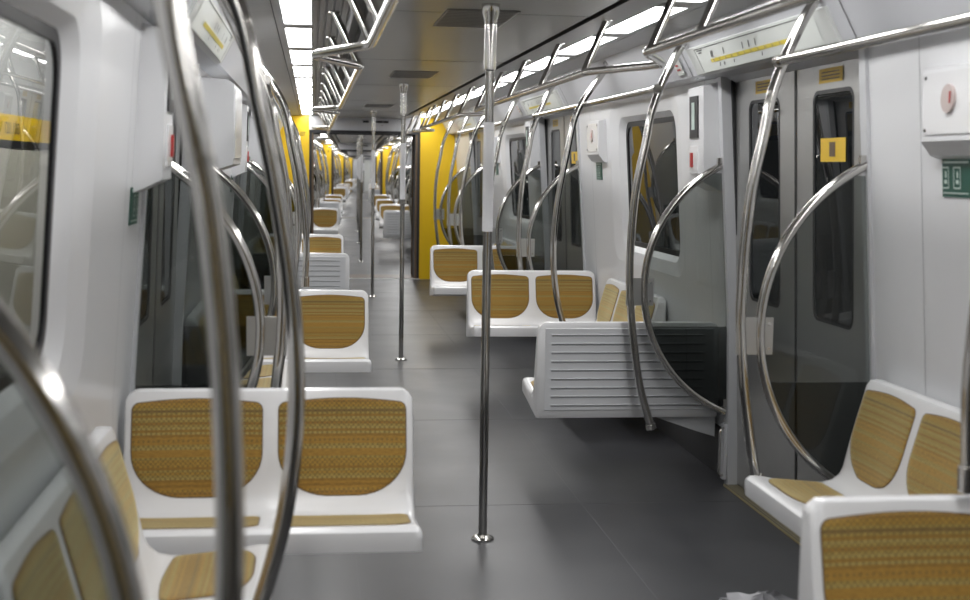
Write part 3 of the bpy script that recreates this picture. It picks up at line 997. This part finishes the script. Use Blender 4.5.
# ================================================================ wall fittings
def cov_pt(s, f, off=0.004):
    """f in 0..1 from the bottom edge of the door header up its face"""
    u = 1.095 + (1.035 - 1.095) * f; z = 1.95 + (2.062 - 1.95) * f
    n = (-0.88 * s, 0.47)
    return (s * u - 0.88 * s * off, z - 0.47 * off)
def make_map(s):
    r = empty('route_map')
    def quad(m, ya, yb, fa, fb, off):
        a = cov_pt(s, fa, off); b = cov_pt(s, fb, off)
        m.add([(a[0], ya, a[1]), (a[0], yb, a[1]), (b[0], yb, b[1]), (b[0], ya, b[1])], [(0, 1, 2, 3)])
    m = MB(); quad(m, -0.74, 0.74, 0.02, 0.98, 0.002); m.build('board', M['map'], r)
    m = MB(); quad(m, -0.74, 0.735, 0.90, 0.93, 0.003); quad(m, 0.728, 0.735, 0.04, 0.93, 0.003); m.build('border_line', M['ink'], r)
    m = MB(); quad(m, -0.45, 0.56, 0.32, 0.45, 0.0035)
    m.cur = 1
    for i in range(12):
        y = -0.42 + i * 0.085
        quad(m, y - 0.006, y + 0.006, 0.33, 0.44, 0.0042)
    m.cur = 2
    for y, up in ((0.52, 1), (0.50, 1), (0.34, 1), (0.08, 1), (0.0, 1), (-0.08, 1), (0.46, -1), (0.40, -1), (0.26, -1), (-0.10, -1)):
        fa, fb = (0.52, 0.74) if up > 0 else (0.14, 0.26)
        a = cov_pt(s, fa, 0.004); b = cov_pt(s, fb, 0.004)
        m.add([(a[0], y + 0.012, a[1]), (a[0], y + 0.002, a[1]), (b[0], y - 0.018, b[1]), (b[0], y - 0.008, b[1])], [(0, 1, 2, 3)])
    quad(m, 0.62, 0.70, 0.83, 0.87, 0.004); quad(m, 0.64, 0.69, 0.74, 0.78, 0.004)
    m.build('route_diagram', [M['mapline'], M['sill'], M['ink']], r)
    return r
for s, sd in ((1, 'right'), (-1, 'left')):
    p = proto(make_map(s))
    for k, d in enumerate(DOORS):
        if k: spawn(p, (0, d), 0, 'route map with a yellow line above the %s %s door {c}' % (ORD[k - 1], sd), 'route maps', 'map', cars=(0,))
        spawn(p, (0, d), 0, 'route map with a yellow line above the %s %s door {c}' % (ORD[k], sd), 'route maps', 'map', cars=(1, 2, 3))

# emergency boxes (chamfered below, round button, red mark) on the bay linings
def make_ebox(s):
    r = empty('emergency_box')
    m = MB()
    u = wall_u(1.7)
    prof = [(s * (u + 0.02), 1.565), (s * (u - 0.02), 1.58), (s * (u - 0.05), 1.622), (s * (u - 0.055), 1.84), (s * (u - 0.01), 1.85), (s * (u + 0.01), 1.85)]
    m.prism(prof, -0.19, 0.19); m.build('body', M['lining'], r)
    f = lambda z: u - 0.050 - 0.005 * (z - 1.622) / 0.218
    m = MB()
    m.prism([(s * (f(1.642)), 1.642), (s * (f(1.642) - 0.004), 1.642), (s * (f(1.825) - 0.004), 1.825), (s * f(1.825), 1.825)], -0.172, 0.172); cv = m.build('cover_plate', M['white'], r)
    m = MB()
    for y in (-0.155, 0.155):
        for z in (1.655, 1.812):
            m.tube([(s * (f(z) - 0.005), y, z), (s * (f(z) - 0.0085), y, z)], 0.005, 8)
    m.build('screw', M['ink'], cv)
    m = MB(); m.tube([(s * (f(1.745) - 0.004), 0, 1.745), (s * (f(1.745) - 0.012), 0, 1.745)], 0.042, 20); b = m.build('button', M['button'], r, True)
    m = MB(); m.prism([(s * (f(1.745) - 0.013), 1.73), (s * (f(1.745) - 0.015), 1.73), (s * (f(1.745) - 0.015), 1.765), (s * (f(1.745) - 0.013), 1.765)], -0.022, -0.016); b2 = m.build('handle', M['red'], b); b2['label'] = 'dark red strip'
    return r
def make_sign(s):
    m = MB()
    dz = 0.075 if s > 0 else -0.05
    u0, u1 = wall_u(1.36 + dz) - 0.004, wall_u(1.475 + dz) - 0.004
    m.prism([(s * u0, 1.36 + dz), (s * (u0 + 0.003), 1.36 + dz), (s * (u1 + 0.003), 1.475 + dz), (s * u1, 1.475 + dz)], -0.09, 0.09)
    r = m.build('safety_sign', M['green'])
    def bit(ya, yb, za, zb):
        k.add([(s * (wall_u(z + dz) - 0.0055), y, z + dz) for y, z in ((ya, za), (yb, za), (yb, zb), (ya, zb))], [(0, 1, 2, 3)])
    k = MB()
    bit(-0.08, 0.08, 1.462, 1.468)
    for y in (0.045, -0.03):
        bit(y, y + 0.045, 1.385, 1.389); bit(y, y + 0.045, 1.447, 1.451); bit(y, y + 0.004, 1.385, 1.451); bit(y + 0.041, y + 0.045, 1.385, 1.451)
        bit(y + 0.012, y + 0.030, 1.40, 1.412); bit(y + 0.015, y + 0.024, 1.418, 1.438)
    bit(-0.08, 0.08, 1.370, 1.374)
    k.build('printed_symbol', M['marks'], r)
    return r
# wall intercom housing with display and red handle
def make_intercom(s):
    r = empty('intercom_box')
    m = MB(); u = wall_u(1.65)
    m.prism([(s * (u + 0.03), 1.40), (s * (u - 0.075), 1.45), (s * (u - 0.09), 1.90), (s * (u - 0.01), 1.925)], -0.13, 0.13)
    m.build('body', M['lining'], r)
    f = lambda z: u - 0.075 - 0.015 * (z - 1.45) / 0.45
    def pl(nm, mat, ya, yb, za, zb, t=0.006):
        k = MB(); k.prism([(s * f(za), za), (s * (f(za) - t), za), (s * (f(zb) - t), zb), (s * f(zb), zb)], ya, yb); return k.build(nm, mat, r)
    pl('display', M['rubber'], -0.05, 0.09, 1.66, 1.86)
    pl('display_text', M['marks'], 0.0, 0.05, 1.70, 1.83, 0.0075)
    pl('call_panel', M['white'], -0.05, 0.09, 1.49, 1.62)
    pl('handle', M['red'], 0.03, 0.06, 1.52, 1.59, 0.014)
    return r
r = empty('equipment_housing')
m = MB(); m.prism([(-1.26, 1.47), (-1.14, 1.47), (-1.055, 1.50), (-1.05, 1.87), (-1.08, 1.89), (-1.25, 1.90)], -0.33, 0.33); m.build('body', M['lining'], r)
m = MB(); m.prism([(-1.054, 1.53), (-1.049, 1.53), (-1.045, 1.85), (-1.05, 1.85)], -0.30, 0.30); m.build('lid', M['white'], r)
ph2 = proto(r)
for s, sd in ((1, 'right'), (-1, 'left')):
    pe, pg, pi_ = proto(make_ebox(s)), proto(make_sign(s)), proto(make_intercom(s))
    for bi, (a, b) in enumerate(BAYS[1:4]):
        bn = ORD[bi]
        cs = (0, 1, 2, 3)
        yb = a + (2.79 if s > 0 else 2.82)
        if s > 0:
            spawn(pe, (0, yb - 0.05, -0.02), 0, 'white emergency box with round button, %s bay, %s wall {c}' % (bn, sd), 'emergency boxes', 'emergency box', cars=cs)
            spawn(pg, (0, yb + 0.02), 0, 'small green safety sign below the emergency box, %s bay, %s wall {c}' % (bn, sd), 'green safety signs', 'sign', cars=cs)
            spawn(pi_, (0, a + 0.19), 0, 'white intercom housing, %s bay, %s wall {c}' % (bn, sd), 'intercom housings', 'intercom', cars=cs)
        else:
            spawn(pi_, (0, b - 0.16), 0, 'white intercom housing by the door, %s bay, %s wall {c}' % (bn, sd), 'intercom housings', 'intercom', cars=cs)
            if bi: spawn(ph2, (0, a + 0.55), 0, 'white protruding equipment housing past the door, %s bay, %s wall {c}' % (bn, sd), 'equipment housings', 'housing', cars=(0,))
            spawn(pg, (0, b - 0.24), 0, 'small green safety sign beside the intercom, %s bay, %s wall {c}' % (bn, sd), 'green safety signs', 'sign', cars=cs)

# small warning labels on the coving and low grab handles at the right doors
mb = MB()
mb.add([(1.045, -0.06, 2.05), (1.045, 0.06, 2.05), (1.092, 0.06, 1.965), (1.092, -0.06, 1.965)], [(0, 1, 2, 3)])
mb.cur = 1
for i in range(3):
    z = 1.985 + i * 0.02
    u = 1.0895 - (z - 1.965) * 0.56
    mb.add([(u - .001, -0.03 + .01 * i, z), (u - .001, 0.03, z), (u - .0055, 0.03, z + 0.008), (u - .0055, -0.03 + .01 * i, z + 0.008)], [(0, 1, 2, 3)])
p = proto(mb.build('warning_sticker', [M['map'], M['red']]))
r = empty('pillar_handle')
m = MB(); m.tube(rounded_path([(1.285, 0, 0.28), (1.245, -0.03, 0.28), (1.245, -0.03, 0.05), (1.285, 0, 0.05)], 0.02), 0.006, 10); m.build('bar', M['steel'], r, True)
m = MB(); m.box(1.268, 1.284, -0.018, 0.022, 0.03, 0.30); m.build('plate', M['alu'], r)
ph = proto(r)
for k, d in enumerate(DOORS):
    nm = ORD[max(k - 1, 0)]
    if k:
        spawn(p, (0, d + HW + 0.30), 0, 'small white sticker with red print beside the route map, %s right door {c}' % nm, 'warning stickers', 'sticker', cars=(0,))
        spawn(ph, (0, d + HW + 0.02), 0, 'small low steel handle on the pillar of the %s right door {c}' % nm, 'low grab handles', 'handle', cars=(0,))

# ================================================================ crumpled plastic bag on the floor by the right wall seats
m = MB()
nu, nv = 22, 12
vs = []
for j in range(nv + 1):
    ph_ = PI * j / nv
    for i in range(nu):
        th = 2 * PI * i / nu
        k = 1 + 0.22 * math.sin(5 * th + 2 * ph_) + 0.16 * math.sin(9 * th - 4 * ph_) + random.uniform(-0.10, 0.10)
        vs.append((0.13 * k * math.sin(ph_) * math.cos(th), 0.10 * k * math.sin(ph_) * math.sin(th), max(0.002, 0.045 + 0.05 * k * math.cos(ph_))))
m.add(vs, [(j * nu + i, j * nu + (i + 1) % nu, (j + 1) * nu + (i + 1) % nu, (j + 1) * nu + i) for j in range(nv) for i in range(nu)])
o = m.build('plastic_bag', M['bag'])
o.location = (1.49, 4.22, 0)
o['label'] = 'crumpled grey plastic bag on the floor at lower right by the wall seats'
o['category'] = 'bag'

# ================================================================ the neighbouring train outside the left windows
r = empty('neighbouring_train')
r.location = (-2.35, 11.0, 0)
m = MB(); m.box(-0.3, 0.0, -9, 16, 1.86, 3.2); m.build('upper_panel', M['trainbody'], r)
m = MB(); m.box(-0.3, 0.0, -9, 16, -0.6, 1.60); m.build('lower_panel', M['cream'], r)
m = MB(); m.box(-0.3, 0.004, -9, 16, 1.66, 1.86); ys_ = m.build('yellow_stripe', M['yellow'], r)
m = MB(); m.box(-0.3, 0.006, -9, 16, 1.60, 1.66); m.build('black_line', M['rubber'], r)
cu = bpy.data.curves.new('number', 'FONT'); cu.body = '1201.1000'; cu.size = 0.13
to = bpy.data.objects.new('number', cu); C.objects.link(to)
dg = bpy.context.evaluated_depsgraph_get()
me = bpy.data.meshes.new_from_object(to.evaluated_get(dg))
bpy.data.objects.remove(to)
me.materials.clear(); me.materials.append(M['ink'])
num = bpy.data.objects.new('fleet_number', me); C.objects.link(num); num.parent = ys_
num.location = (0.008, -0.2, 1.71); num.rotation_euler = (PI / 2, 0, PI / 2)
r['label'] = 'neighbouring train with a yellow stripe, seen through the left window'
r['category'] = 'train'
# added lamp, out of view, to brighten the side of the neighbouring train
r2 = MB(); r2.box(-0.05, 0.05, -1.5, 1.5, 0, 0.05)
lp = r2.build('added_train_lamp', pbr('added_train_lamp_glow', (1, 1, 1), 0.5, emit=(1, 0.97, 0.9), strength=70))
lp.location = (-1.5, 10.8, 3.1)
lp['label'] = 'added lamp outside, unseen, brightening the side of the neighbouring train'; lp['category'] = 'lamp'

# ---------------------------------------------------------------- remove the prototypes
def kill(o):
    for c in list(o.children): kill(c)
    bpy.data.objects.remove(o)
for o in protos:
    kill(o)
# tidy names: every kind counts up from its plain name
stems = {}
for o in list(bpy.data.objects):
    st = o.name.split('.')[0] if '.' in o.name and o.name.rsplit('.', 1)[1].isdigit() else o.name
    stems.setdefault(st, []).append(o)
for st, lst in stems.items():
    if not any(o.name == st for o in lst):
        lst[0].name = st
